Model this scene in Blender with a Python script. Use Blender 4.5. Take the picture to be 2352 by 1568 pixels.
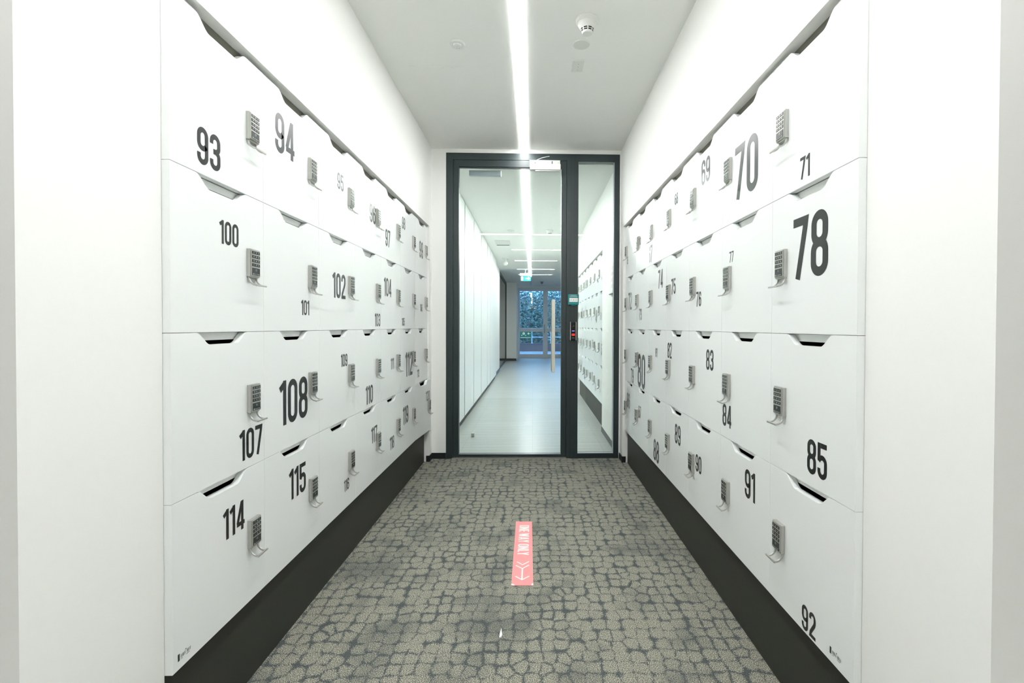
import bpy, bmesh, math, random
from mathutils import Vector, Matrix
PI = math.pi
C = bpy.context.scene.collection
SC = bpy.context.scene
for o in list(bpy.data.objects): bpy.data.objects.remove(o, do_unlink=True)

# ------------------------------------------------------------------ camera
H = 1.0787
yaw, pit, rol = math.radians(1.379), math.radians(-.747), math.radians(.191)
fw = Vector((math.sin(yaw)*math.cos(pit), math.cos(yaw)*math.cos(pit), math.sin(pit)))
rt = Vector((math.cos(yaw), -math.sin(yaw), 0)); up = rt.cross(fw)
r2 = math.cos(rol)*rt + math.sin(rol)*up; u2 = -math.sin(rol)*rt + math.cos(rol)*up
cam = bpy.data.cameras.new('camera'); camo = bpy.data.objects.new('camera', cam); C.objects.link(camo)
camo.matrix_world = Matrix(((r2.x, u2.x, -fw.x, 0), (r2.y, u2.y, -fw.y, 0), (r2.z, u2.z, -fw.z, H), (0, 0, 0, 1)))
cam.sensor_width = 36; cam.lens = 1140/2352*36; cam.shift_x = -75.39/2352; cam.shift_y = -19.51/2352
cam.clip_start = .05; cam.clip_end = 200
SC.camera = camo
# ------------------------------------------------------------------ world, exposure, light levels
W = bpy.data.worlds.new('world'); SC.world = W; W.use_nodes = True
nt = W.node_tree; nt.nodes.clear()
wo = nt.nodes.new('ShaderNodeOutputWorld'); bg = nt.nodes.new('ShaderNodeBackground')
tc = nt.nodes.new('ShaderNodeTexCoord'); sp = nt.nodes.new('ShaderNodeSeparateXYZ'); cr = nt.nodes.new('ShaderNodeValToRGB')
cr.color_ramp.elements[0].position = .45; cr.color_ramp.elements[0].color = (.06, .15, .36, 1)
cr.color_ramp.elements[1].position = .75; cr.color_ramp.elements[1].color = (.27, .55, 1, 1)
mp = nt.nodes.new('ShaderNodeMapRange'); mp.inputs[1].default_value = -1; mp.inputs[2].default_value = 1
nt.links.new(tc.outputs['Generated'], sp.inputs[0]); nt.links.new(sp.outputs[2], mp.inputs[0]); nt.links.new(mp.outputs[0], cr.inputs[0])
nt.links.new(cr.outputs[0], bg.inputs[0]); bg.inputs[1].default_value = 5.5; nt.links.new(bg.outputs[0], wo.inputs[0])
SC.view_settings.view_transform = 'Standard'; SC.view_settings.look = 'None'; SC.view_settings.gamma = 1
SC.view_settings.use_curve_mapping = False
SC.view_settings.exposure = 0.80
L_MAIN, L_LOBBY, L_HALL = 32.0, 30.0, 46.0
LCOL = (.99, 1.0, .985)
SC.cycles.max_bounces = 14; SC.cycles.diffuse_bounces = 8; SC.cycles.glossy_bounces = 6
SC.cycles.transparent_max_bounces = 16; SC.cycles.transmission_bounces = 8
SC.cycles.caustics_reflective = False; SC.cycles.caustics_refractive = False
SC.cycles.sample_clamp_indirect = 6

# ------------------------------------------------------------------ materials
def mat(name, col, rough=.5, metal=0, spec=.5, emis=None, es=0, coat=0):
    m = bpy.data.materials.new(name); m.use_nodes = True
    b = m.node_tree.nodes['Principled BSDF']
    b.inputs['Base Color'].default_value = (*col, 1); b.inputs['Roughness'].default_value = rough
    b.inputs['Metallic'].default_value = metal; b.inputs['Specular IOR Level'].default_value = spec
    b.inputs['Coat Weight'].default_value = coat
    if emis: b.inputs['Emission Color'].default_value = (*emis, 1); b.inputs['Emission Strength'].default_value = es
    return m
def noisy(m, scale, amt, bump=0, stretch=(1, 1, 1), detail=3):
    t = m.node_tree; b = t.nodes['Principled BSDF']; c = b.inputs['Base Color'].default_value[:3]
    co = t.nodes.new('ShaderNodeTexCoord'); mp = t.nodes.new('ShaderNodeMapping'); mp.inputs['Scale'].default_value = stretch
    n = t.nodes.new('ShaderNodeTexNoise'); n.inputs['Scale'].default_value = scale; n.inputs['Detail'].default_value = detail
    t.links.new(co.outputs['Object'], mp.inputs[0]); t.links.new(mp.outputs[0], n.inputs['Vector'])
    mx = t.nodes.new('ShaderNodeMix'); mx.data_type = 'RGBA'
    mx.inputs[6].default_value = (*[max(0, v*(1-amt)) for v in c], 1); mx.inputs[7].default_value = (*[min(1, v*(1+amt)) for v in c], 1)
    t.links.new(n.outputs['Fac'], mx.inputs[0]); t.links.new(mx.outputs[2], b.inputs['Base Color'])
    if bump:
        bp = t.nodes.new('ShaderNodeBump'); bp.inputs['Strength'].default_value = bump; bp.inputs['Distance'].default_value = .002
        t.links.new(n.outputs['Fac'], bp.inputs['Height']); t.links.new(bp.outputs[0], b.inputs['Normal'])
    return m
M = {}
M['wall'] = noisy(mat('wall_paint', (.905, .905, .885), .6, spec=.3), 60, .01, .06)
M['ceil'] = noisy(mat('ceiling_paint', (.95, .96, .935), .8, spec=.2), 40, .01, .03)
M['door'] = noisy(mat('locker_laminate', (.86, .88, .88), .22, spec=.45), 3, .006)
M['edge'] = mat('locker_edge', (.84, .86, .84), .4)
M['dark'] = mat('locker_inside', (.012, .014, .014), .8)
M['num'] = mat('number_vinyl', (.014, .017, .017), .28, spec=.40)
M['lock'] = noisy(mat('lock_silver', (.50, .50, .47), .38, metal=.75), 300, .05)
M['key'] = mat('lock_keys', (.02, .026, .026), .25)
M['white'] = mat('white_print', (.8, .82, .8), .5)
M['grey'] = mat('grey_print', (.28, .32, .32), .5)
M['plinth'] = noisy(mat('plinth_board', (.034, .035, .029), .5, spec=.22), 5, .04)
M['plast'] = mat('white_plastic', (.78, .79, .76), .4)
M['black'] = mat('black_rubber', (.008, .010, .013), .4)
M['frame'] = noisy(mat('door_frame_paint', (.020, .032, .034), .36, spec=.5), 200, .03)
M['seam'] = mat('frame_seam', (.003, .004, .004), .5)
M['metal'] = noisy(mat('brushed_steel', (.62, .61, .56), .33, metal=.85), 200, .04, stretch=(1, 1, .05))
M['wood'] = noisy(mat('handle_finish', (.66, .64, .55), .35, metal=.3), 120, .05, stretch=(1, 1, .04))
M['teal'] = mat('teal_plastic', (.0, .20, .21), .35)
M['pink'] = noisy(mat('pink_sticker', (.80, .24, .25), .5), 25, .10)
M['pinkpale'] = mat('pink_print', (.82, .70, .69), .6)
M['lamp'] = mat('lamp_diffuser', (1, 1, 1), .5, emis=LCOL, es=L_MAIN)
M['lamp2'] = mat('lamp_diffuser_lobby', (1, 1, 1), .5, emis=LCOL, es=L_LOBBY)
M['lamp3'] = mat('lamp_diffuser_hall', (1, 1, 1), .5, emis=LCOL, es=L_HALL)
M['cab'] = noisy(mat('cabinet_laminate', (.88, .89, .88), .3), 3, .006)
M['alu'] = mat('white_aluminium_blue_spill', (.62, .68, .76), .35)  # bluish white, extra blue painted in for daylight spill on the far frames
M['tint'] = mat('smoked_panel', (.10, .13, .12), .08, spec=.6)
M['bluew'] = mat('far_wall_paint', (.50, .53, .50), .5)
M['signg'] = mat('sign_green', (.0, .30, .30), .4, emis=(.0, .35, .33), es=.10)
M['signw'] = mat('sign_white', (.8, .9, .88), .4, emis=(.8, 1, .97), es=.25)
M['led_b'] = mat('led_blue', (.1, .1, .4), .4, emis=(.25, .20, 1), es=1.0)
M['led_r'] = mat('led_red', (.4, 0, 0), .4, emis=(1, .03, .015), es=.75)
M['gloss'] = mat('gloss_black', (.006, .006, .007), .12)
M['leaf'] = noisy(mat('hedge_leaf', (.016, .050, .036), .5), 2.5, .75)
M['leaf2'] = noisy(mat('hedge_leaf_pale', (.07, .135, .10), .45), 2.5, .6)
M['rail'] = mat('railing_paint', (.34, .36, .38), .4)
M['brick'] = noisy(mat('garden_wall', (.050, .032, .036), .8), 20, .3)
M['pave'] = noisy(mat('paving', (.13, .12, .12), .8), 8, .1)
M['vent'] = mat('vent_slot', (.10, .12, .11), .6)

def glass_mat(name, tint=(.93, .97, .955), ior=1.5):
    m = bpy.data.materials.new(name); m.use_nodes = True; t = m.node_tree; t.nodes.clear()
    o = t.nodes.new('ShaderNodeOutputMaterial'); mx = t.nodes.new('ShaderNodeMixShader'); f = t.nodes.new('ShaderNodeFresnel')
    tr = t.nodes.new('ShaderNodeBsdfTransparent'); g = t.nodes.new('ShaderNodeBsdfGlossy')
    f.inputs[0].default_value = ior; tr.inputs[0].default_value = (*tint, 1); g.inputs['Roughness'].default_value = 0
    t.links.new(f.outputs[0], mx.inputs[0]); t.links.new(tr.outputs[0], mx.inputs[1]); t.links.new(g.outputs[0], mx.inputs[2])
    t.links.new(mx.outputs[0], o.inputs[0]); return m
M['glass'] = glass_mat('clear_glass'); M['glass2'] = glass_mat('far_glass', (.86, .93, .97))

M['gap_shade'] = mat('top_gap_shade', (.15, .15, .12), .6)  # dark colour painted in for the shade above the top doors
M['lobby_bounce'] = noisy(mat('lobby_bounce_floor', (.66, .66, .64), .5), 4, .02)  # unseen floor, made pale to bounce light up to the ceiling
def carpet():
    m = mat('carpet', (.2, .2, .18), .95, spec=.1); t = m.node_tree; b = t.nodes['Principled BSDF']; L = t.links.new; N = t.nodes.new
    co = N('ShaderNodeTexCoord'); mp = N('ShaderNodeMapping'); mp.inputs['Scale'].default_value = (20.5, 17.5, 1); L(co.outputs['Object'], mp.inputs[0])
    wn = N('ShaderNodeTexNoise'); wn.inputs['Scale'].default_value = 9; wn.inputs['Detail'].default_value = 2
    L(mp.outputs[0], wn.inputs['Vector']); wn.inputs['Scale'].default_value = 1.3
    va = N('ShaderNodeVectorMath'); va.operation = 'MULTIPLY_ADD'; va.inputs[1].default_value = (.28, .28, 0); L(wn.outputs['Color'], va.inputs[0]); L(mp.outputs[0], va.inputs[2])
    vo = N('ShaderNodeTexVoronoi'); vo.feature = 'DISTANCE_TO_EDGE'; vo.voronoi_dimensions = '2D'; vo.inputs['Scale'].default_value = 1; vo.inputs['Randomness'].default_value = .5
    L(va.outputs[0], vo.inputs['Vector'])
    # fibre noise warps the edge
    fn = N('ShaderNodeTexNoise'); fn.inputs['Scale'].default_value = 210; fn.inputs['Detail'].default_value = 2; L(co.outputs['Object'], fn.inputs['Vector'])
    ln = N('ShaderNodeTexNoise'); ln.inputs['Scale'].default_value = 4.2; ln.inputs['Detail'].default_value = 3; L(co.outputs['Object'], ln.inputs['Vector'])
    lr = N('ShaderNodeMapRange'); lr.inputs[1].default_value = .38; lr.inputs[2].default_value = .64; lr.inputs[3].default_value = -.055; lr.inputs[4].default_value = .05; L(ln.outputs['Fac'], lr.inputs[0])
    mn = N('ShaderNodeTexNoise'); mn.inputs['Scale'].default_value = 26; mn.inputs['Detail'].default_value = 2; L(co.outputs['Object'], mn.inputs['Vector'])
    mr = N('ShaderNodeMapRange'); mr.inputs[1].default_value = .35; mr.inputs[2].default_value = .65; mr.inputs[3].default_value = -.06; mr.inputs[4].default_value = .06; L(mn.outputs['Fac'], mr.inputs[0])
    fr = N('ShaderNodeMapRange'); fr.inputs[1].default_value = .3; fr.inputs[2].default_value = .7; fr.inputs[3].default_value = -.11; fr.inputs[4].default_value = .11; L(fn.outputs['Fac'], fr.inputs[0])
    a1 = N('ShaderNodeMath'); a1.operation = 'ADD'; L(vo.outputs['Distance'], a1.inputs[0]); L(fr.outputs[0], a1.inputs[1])
    a2 = N('ShaderNodeMath'); a2.operation = 'SUBTRACT'; L(a1.outputs[0], a2.inputs[0]); L(lr.outputs[0], a2.inputs[1])
    a3 = N('ShaderNodeMath'); a3.operation = 'SUBTRACT'; L(a2.outputs[0], a3.inputs[0]); L(mr.outputs[0], a3.inputs[1])
    v1 = N('ShaderNodeTexVoronoi'); v1.feature = 'F1'; v1.voronoi_dimensions = '2D'; v1.inputs['Scale'].default_value = 1; v1.inputs['Randomness'].default_value = .5; L(va.outputs[0], v1.inputs['Vector'])
    b1 = N('ShaderNodeMath'); b1.operation = 'MULTIPLY_ADD'; b1.inputs[1].default_value = -.8; b1.inputs[2].default_value = .50; L(v1.outputs['Distance'], b1.inputs[0])
    b2 = N('ShaderNodeMath'); b2.operation = 'ADD'; L(b1.outputs[0], b2.inputs[0]); L(fr.outputs[0], b2.inputs[1])
    b3 = N('ShaderNodeMath'); b3.operation = 'MINIMUM'; L(a3.outputs[0], b3.inputs[0]); L(b2.outputs[0], b3.inputs[1])
    e = N('ShaderNodeMapRange'); e.inputs[1].default_value = -.01; e.inputs[2].default_value = .09; L(b3.outputs[0], e.inputs[0])
    # speckle of yarns
    s1 = N('ShaderNodeTexNoise'); s1.inputs['Scale'].default_value = 380; s1.inputs['Detail'].default_value = 1.5; L(co.outputs['Object'], s1.inputs['Vector'])
    rr = N('ShaderNodeValToRGB'); E = rr.color_ramp.elements
    E[0].position = .30; E[0].color = (.035, .04, .034, 1); E[1].position = .68; E[1].color = (.70, .67, .56, 1)
    x = E.new(.50); x.color = (.205, .205, .17, 1); L(s1.outputs['Fac'], rr.inputs[0])
    dk = N('ShaderNodeValToRGB'); D = dk.color_ramp.elements
    D[0].position = .3; D[0].color = (.025, .034, .036, 1); D[1].position = .75; D[1].color = (.15, .165, .16, 1); L(s1.outputs['Fac'], dk.inputs[0])
    gr = N('ShaderNodeMix'); gr.data_type = 'RGBA'; L(rr.outputs[0], gr.inputs[6]); L(dk.outputs[0], gr.inputs[7])
    bn = N('ShaderNodeTexNoise'); bn.inputs['Scale'].default_value = 5.5; bn.inputs['Detail'].default_value = 3
    mp3 = N('ShaderNodeMapping'); mp3.inputs['Location'].default_value = (7, 3, 1); L(co.outputs['Object'], mp3.inputs[0]); L(mp3.outputs[0], bn.inputs['Vector'])
    br = N('ShaderNodeMapRange'); br.inputs[1].default_value = .5; br.inputs[2].default_value = .7; br.inputs[3].default_value = 0; br.inputs[4].default_value = .55; L(bn.outputs['Fac'], br.inputs[0])
    L(br.outputs[0], gr.inputs[0])
    mx = N('ShaderNodeMix'); mx.data_type = 'RGBA'; L(e.outputs[0], mx.inputs[0]); L(dk.outputs[0], mx.inputs[6]); L(gr.outputs[2], mx.inputs[7])
    L(mx.outputs[2], b.inputs['Base Color'])
    bp = N('ShaderNodeBump'); bp.inputs['Strength'].default_value = .5; bp.inputs['Distance'].default_value = .003; L(s1.outputs['Fac'], bp.inputs['Height']); L(bp.outputs[0], b.inputs['Normal'])
    return m
M['carpet'] = carpet()
def vinyl():
    m = mat('hall_vinyl', (.33, .345, .335), .32, spec=.5); t = m.node_tree; b = t.nodes['Principled BSDF']; L = t.links.new; N = t.nodes.new
    co = N('ShaderNodeTexCoord'); mp = N('ShaderNodeMapping'); mp.inputs['Scale'].default_value = (1.2, 45, 1); L(co.outputs['Object'], mp.inputs[0])
    n = N('ShaderNodeTexNoise'); n.inputs['Scale'].default_value = 1.0; n.inputs['Detail'].default_value = 5; L(mp.outputs[0], n.inputs['Vector'])
    r = N('ShaderNodeValToRGB'); r.color_ramp.elements[0].position = .3; r.color_ramp.elements[0].color = (.28, .30, .29, 1)
    r.color_ramp.elements[1].position = .7; r.color_ramp.elements[1].color = (.40, .42, .405, 1); L(n.outputs['Fac'], r.inputs[0])
    bk = N('ShaderNodeTexBrick'); bk.offset = 0; bk.inputs['Scale'].default_value = 1; bk.inputs['Mortar Size'].default_value = .0022; bk.inputs['Brick Width'].default_value = .62; bk.inputs['Row Height'].default_value = .62
    bk.inputs['Color1'].default_value = (1, 1, 1, 1); bk.inputs['Color2'].default_value = (.95, .95, .95, 1); bk.inputs['Mortar'].default_value = (.75, .75, .75, 1); L(co.outputs['Object'], bk.inputs['Vector'])
    mx = N('ShaderNodeMix'); mx.data_type = 'RGBA'; mx.blend_type = 'MULTIPLY'; mx.inputs[0].default_value = 1; L(r.outputs[0], mx.inputs[6]); L(bk.outputs['Color'], mx.inputs[7])
    L(mx.outputs[2], b.inputs['Base Color']); return m
M['vinyl'] = vinyl()

# ------------------------------------------------------------------ mesh helpers
def bx(bm, a, b, mi=0):
    x0, x1 = sorted((a[0], b[0])); y0, y1 = sorted((a[1], b[1])); z0, z1 = sorted((a[2], b[2]))
    v = [bm.verts.new(p) for p in ((x0,y0,z0),(x1,y0,z0),(x1,y1,z0),(x0,y1,z0),(x0,y0,z1),(x1,y0,z1),(x1,y1,z1),(x0,y1,z1))]
    for f in ((0,3,2,1),(4,5,6,7),(0,1,5,4),(1,2,6,5),(2,3,7,6),(3,0,4,7)):
        bm.faces.new([v[i] for i in f]).material_index = mi
    return v
def bbx(a, b, bev=.002, seg=2):
    bm = bmesh.new(); bx(bm, a, b)
    bmesh.ops.bevel(bm, geom=bm.edges[:], offset=bev, segments=seg, affect='EDGES', profile=.6)
    return bm
def join(bm, other):
    me = bpy.data.meshes.new('t'); other.to_mesh(me); bm.from_mesh(me); bpy.data.meshes.remove(me); other.free(); return bm
def mesh(name, bm, mats):
    bmesh.ops.recalc_face_normals(bm, faces=bm.faces[:])
    me = bpy.data.meshes.new(name); bm.to_mesh(me); bm.free()
    for m in (mats if isinstance(mats, (list, tuple)) else [mats]): me.materials.append(M[m] if isinstance(m, str) else m)
    return me
def link(name, me, parent=None, loc=(0,0,0)):
    o = bpy.data.objects.new(name, me); C.objects.link(o); o.location = loc
    if parent is not None: o.parent = parent
    return o
def obj(name, bm, mats, parent=None, loc=(0,0,0)):
    return link(name, mesh(name, bm, mats), parent, loc)
def boxes(lst):
    bm = bmesh.new()
    for l in lst: bx(bm, l[0], l[1], l[2] if len(l) > 2 else 0)
    return bm
def thing(name, label, cat, loc=(0,0,0), group=None, kind=None):
    o = bpy.data.objects.new(name, None); C.objects.link(o); o.location = loc; o.empty_display_size = .05
    if label: o['label'] = label; o['category'] = cat
    if group: o['group'] = group
    if kind: o['kind'] = kind
    return o
def tag(o, label, cat, group=None):
    o['label'] = label; o['category'] = cat
    if group: o['group'] = group
    return o
def struct(name, bm, mats, parent=None):
    o = obj(name, bm, mats, parent)
    if parent is None: o['kind'] = 'structure'
    return o
def lathe(prof, seg=32, axis='z', sgn=1, cx=0, cy=0, cz=0):
    bm = bmesh.new(); rings = []
    for r, z in prof:
        rings.append([bm.verts.new((cx+r*math.cos(2*PI*k/seg), cy+r*math.sin(2*PI*k/seg), cz+sgn*z)) for k in range(seg)])
    for a, b in zip(rings, rings[1:]):
        for k in range(seg): bm.faces.new((a[k], a[(k+1)%seg], b[(k+1)%seg], b[k]))
    bm.faces.new(rings[0]); bm.faces.new(rings[-1]); return bm
def tube(pts, r, seg=8):
    bm = bmesh.new(); rings = []; n = len(pts); pts = [Vector(p) for p in pts]
    for i, p in enumerate(pts):
        d = (pts[min(i+1, n-1)]-pts[max(i-1, 0)]).normalized(); a = d.cross(Vector((0, 0, 1)))
        if a.length < .01: a = d.cross(Vector((1, 0, 0)))
        a.normalize(); b = d.cross(a)
        rings.append([bm.verts.new(p+r*(math.cos(2*PI*k/seg)*a+math.sin(2*PI*k/seg)*b)) for k in range(seg)])
    for a, b in zip(rings, rings[1:]):
        for k in range(seg): bm.faces.new((a[k], a[(k+1)%seg], b[(k+1)%seg], b[k]))
    bm.faces.new(rings[0]); bm.faces.new(rings[-1]); return bm

# ------------------------------------------------------------------ condensed digits, drawn as strokes
T = .142; A_, B_, MID = T/2, .455-T/2, .2275; R_ = (B_-A_)/2
def arc(cx, cy, a0, a1, rx=R_, ry=R_, n=16):
    return [(cx+rx*math.cos(math.radians(a0+(a1-a0)*i/n)), cy+ry*math.sin(math.radians(a0+(a1-a0)*i/n))) for i in range(n+1)]
LO, HI = T/2, 1-T/2
def g6(): return [(arc(MID, HI-R_, 0, 180)[0:1] and [(B_, .70)] + arc(MID, HI-R_, 0, 180) + arc(MID, LO+R_, 180, 360) + arc(MID, .565-R_, 0, 150), False)]
GL = {
 '0': [(arc(MID, HI-R_, 0, 180)+arc(MID, LO+R_, 180, 360), True)],
 '8': [(arc(MID, HI-.14, 0, 180, R_-.008, .14)+arc(MID, .515+.14, 180, 360, R_-.008, .14), True), (arc(MID, .515-.145, 0, 180, R_, .145)+arc(MID, LO+.145, 180, 360, R_, .145), True)],
 '6': g6(),
 '9': [([(.455-x, 1-y) for x, y in g6()[0][0]], False)],
 '3': [([(A_, .71)]+[p for p in reversed(arc(MID, HI-.15, 0, 180, R_, .15))]+[p for p in reversed(arc(MID-.02, .515+.13, 270, 360, R_+.02, .13))]+[(.15, .515)], False),
       ([(.15, .515)]+[p for p in reversed(arc(MID-.02, .515-.13, 0, 90, R_+.02, .13))]+[p for p in reversed(arc(MID, LO+.15, 180, 360, R_, .15))]+[(A_, .29)], False)],
 '5': [([(.435, HI), (A_, HI), (A_, .50)], False), ([(A_, .47)]+[p for p in reversed(arc(MID, .60-R_, 0, 160))]+[p for p in reversed(arc(MID, LO+R_, 180, 360))]+[(A_, .29)], False)],
 '2': [([(A_, .70)]+[p for p in reversed(arc(MID, HI-R_, 0, 180))]+[(B_, .66), (B_-.03, .56), (A_+.045, .20), (A_+.02, LO), (.455, LO)], False)],
 '7': [([(0, HI), (.375, HI), (.35, .80), (.145, 0)], False)],
 '1': [([(.2075, 0), (.2075, 1)], False), ([(.0, .80), (.2, .93)], False)],
 '4': [([(.335, 0), (.335, 1)], False), ([(.305, .97), (.065, .265)], False), ([(.02, .235), (.47, .235)], False)],
}
GW = {'1': .28}
def strokes(bm, strokes_, t, fn, mi=0, eps=0.0):
    for si, (pts, closed) in enumerate(strokes_):
        q = [Vector(p) for p in pts]; out = [q[0]]
        for p in q[1:]:
            if (p-out[-1]).length > 1e-4: out.append(p)
        if closed and (out[0]-out[-1]).length < 1e-4: out.pop()
        q = out; n = len(q); L, Rr = [], []
        for i in range(n):
            a = q[(i-1) % n] if (closed or i > 0) else None; b = q[(i+1) % n] if (closed or i < n-1) else None
            d1 = (q[i]-a).normalized() if a is not None else None; d2 = (b-q[i]).normalized() if b is not None else None
            if d1 is None: d1 = d2
            if d2 is None: d2 = d1
            n1 = Vector((-d1.y, d1.x)); n2 = Vector((-d2.y, d2.x)); m = (n1+n2)
            m = m.normalized() if m.length > 1e-3 else n1; k = min(1/max(.35, m.dot(n1)), 1.6)
            L.append(q[i]+m*k*t/2); Rr.append(q[i]-m*k*t/2)
        vl = [bm.verts.new(fn(p.x, p.y, eps*si)) for p in L]; vr = [bm.verts.new(fn(p.x, p.y, eps*si)) for p in Rr]
        for i in range(n if closed else n-1):
            j = (i+1) % n; bm.faces.new((vl[i], vl[j], vr[j], vr[i])).material_index = mi
def text_width(s, gap=.07): return sum(GW.get(c, .455) for c in s)+gap*(len(s)-1)
def digits(bm, s, h, fn, t=T, mi=0, eps=0.00006):
    x = -text_width(s)/2
    for c in s:
        strokes(bm, GL[c], t, lambda a, b, e, x=x: fn((a+x)*h, (b-.5)*h, e), mi, eps); x += GW.get(c, .455)+.07
def font_text(body, size, xs=1.0):
    cu = bpy.data.curves.new('t', 'FONT'); cu.body = body; cu.size = size; cu.align_x = 'CENTER'; cu.align_y = 'CENTER'; cu.extrude = 0
    o = bpy.data.objects.new('t', cu); C.objects.link(o); dg = bpy.context.evaluated_depsgraph_get()
    me = bpy.data.meshes.new_from_object(o.evaluated_get(dg)); bm = bmesh.new(); bm.from_mesh(me)
    bpy.data.objects.remove(o); bpy.data.meshes.remove(me); bpy.data.curves.remove(cu)
    for v in bm.verts: v.co.x *= xs
    return bm
def xform(bm, fn):
    for v in bm.verts: v.co = Vector(fn(v.co.x, v.co.y, v.co.z))
    return bm

# ------------------------------------------------------------------ measured layout
XL, XR = -.838, .7313
BL, BR = -.822, .714         # wall faces above and beside the banks
YL0, WL, YR0, WR = 1.168, .3985, 1.102, .4025
YLE, YRE = YL0+7*WL, YR0+7*WR
ZB, RH = .261, .40
ZT = ZB+4*RH
ZS = 1.870
ZC, ZC2 = 2.513, 2.457
YD = 4.05
YF = 17.07

# ------------------------------------------------------------------ setting
struct('floor', boxes([((-1.5, .70, -.1), (1.4, YD+.03, 0))]), 'carpet')
struct('floor', boxes([((-4.2, -8.2, -.1), (4.2, .70, 0)), ((-4.2, .70, -.1), (-1.5, .9, 0)), ((1.4, .70, -.1), (4.2, .9, 0))]), 'lobby_bounce')  # out of view, pale only for its bounce light
struct('floor', boxes([((-2.2, YD+.03, -.1), (3.4, YF+.12, -.001))]), 'vinyl')
# ceilings with an access hatch joint
struct('ceiling', boxes([((-4.2, -8.2, ZC), (4.2, YD+.06, ZC+.15))]), 'ceil')
struct('ceiling', boxes([((-2.2, YD+.06, ZC2), (3.4, YF+.2, ZC2+.2))]), 'ceil')
# left side: nib, bulkhead over the lockers, end pillar
struct('wall_left', boxes([((-4.2, .843, 0), (-.8564, 1.1675, ZC)), ((-1.45, 1.1675, ZS), (BL, YD, ZC)),
    ((-1.45, 1.1675, 0), (-1.40, YLE, ZS)), ((-1.45, YLE+.003, 0), (BL, YD, ZS)), ((-1.45, YD, 0), (-.7061, YD+.1, ZC))]), 'wall')
struct('wall_right', boxes([((.7497, .786, 0), (4.2, 1.1015, ZC)), ((BR, 1.1015, ZS), (1.35, YD, ZC)),
    ((1.30, 1.1015, 0), (1.35, YRE, ZS)), ((BR, YRE+.003, 0), (1.35, YD, ZS)), ((.7065, YD, 0), (1.35, YD+.1, ZC))]), 'wall')
struct('wall_front', boxes([((-.7061, YD, 2.4825), (.7065, YD+.1, ZC))]), 'wall')
struct('wall_back', boxes([((-4.2, -8.2, 0), (4.2, -8.1, ZC)), ((-4.2, -8.1, 0), (-4.1, .825, ZC)), ((4.1, -8.1, 0), (4.2, .80, ZC))]), 'wall')
# black skirtings
struct('baseboard_left', boxes([((BL, YLE+.004, 0), (BL+.006, YD-.006, .048)), ((-.846, YLE-.003, 0), (BL+.006, YLE+.002, .048)), ((BL, YD-.006, 0), (-.706, YD-.0005, .048))]), 'black')
struct('baseboard_right', boxes([((BR-.006, YRE+.004, 0), (BR, YD-.004, .048)), ((BR-.006, YRE-.003, 0), (.74, YRE+.002, .048))]), 'black')

# ------------------------------------------------------------------ plinths
tag(obj('locker_plinth', boxes([((-.875, YL0, 0), (-.8605, YLE-.01, ZB-.004))]), 'plinth'), 'long dark plinth board under the locker bank on the left side', 'plinth')
tag(obj('locker_plinth', boxes([((.7535, YR0, 0), (.768, YRE-.01, ZB-.004))]), 'plinth'), 'long dark plinth board under the locker bank on the right side', 'plinth')

# ------------------------------------------------------------------ lockers
TH = .019
def door_bm(w, s, smooth=8):
    # outline in (y, z), notch in the top edge; s = direction of the outside face along x
    z1 = RH-.0011; y0, y1 = .0006, w-.0006; c = w/2; dn = .031
    prof = []
    def scurve(ya, yb, za, zb):
        r = []
        for i in range(smooth+1):
            t = i/smooth; e = t*t*(3-2*t); e = .5*e+.5*t if False else e
            r.append((ya+(yb-ya)*t, za+(zb-za)*e))
        return r
    top = [(y1, z1)] + scurve(c+.109, c+.056, z1, z1-dn) + scurve(c-.056, c-.109, z1-dn, z1) + [(y0, z1)]
    out = [(y0, 0), (y1, 0)]+top
    bm = bmesh.new()
    f = bm.faces.new([bm.verts.new((0, y, z)) for y, z in out])
    r = bmesh.ops.extrude_face_region(bm, geom=[f]); vs = [v for v in r['geom'] if isinstance(v, bmesh.types.BMVert)]
    for v in vs: v.co.x = -TH*s
    bmesh.ops.recalc_face_normals(bm, faces=bm.faces[:])
    es = [e for e in bm.edges if abs(e.verts[0].co.x) < 1e-6 and abs(e.verts[1].co.x) < 1e-6]
    bmesh.ops.bevel(bm, geom=es, offset=.0006, segments=2, affect='EDGES')
    return bm
def body_bm(s):
    # dark box open towards the door, shell 12 mm
    w = .396; d = .40; x0, x1 = -(TH+.005)*s, -(TH+.005+d)*s
    bm = bmesh.new(); y0, y1, z0, z1 = .001, w, .001, RH-.001; t = .010
    for a, b in (((x0, y0, z0), (x1, y0+t, z1)), ((x0, y1-t, z0), (x1, y1, z1)), ((x0, y0+t, z0), (x1, y1-t, z0+t)), ((x0, y0+t, z1-t), (x1, y1-t, z1)), ((x1, y0, z0), (x1+.008*s, y1, z1))): bx(bm, a, b)
    bm.normal_update(); bmesh.ops.recalc_face_normals(bm, faces=bm.faces[:])
    for f in bm.faces:
        c = f.calc_center_median(); n = f.normal
        if n.x*s > .9 and abs(c.x-x0) < 1e-5: f.material_index = 1
        if (n.y < -.9 and abs(c.y-y0) < 1e-5) or (n.y > .9 and abs(c.y-y1) < 1e-5) or (n.z < -.9 and abs(c.z-z0) < 1e-5): f.material_index = 1
    return bm
def rail_bm(w, s, top):
    x0 = -(TH+.003 if not top else TH+.001)*s; x1 = -(TH+.0045)*s
    return boxes([((x0, .001, RH-.0215 if not top else RH-.034), (x1, w-.001, RH-.0012 if not top else RH+.0085))])
LZ0, LZ1, LH = .162, .243, .081
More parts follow.
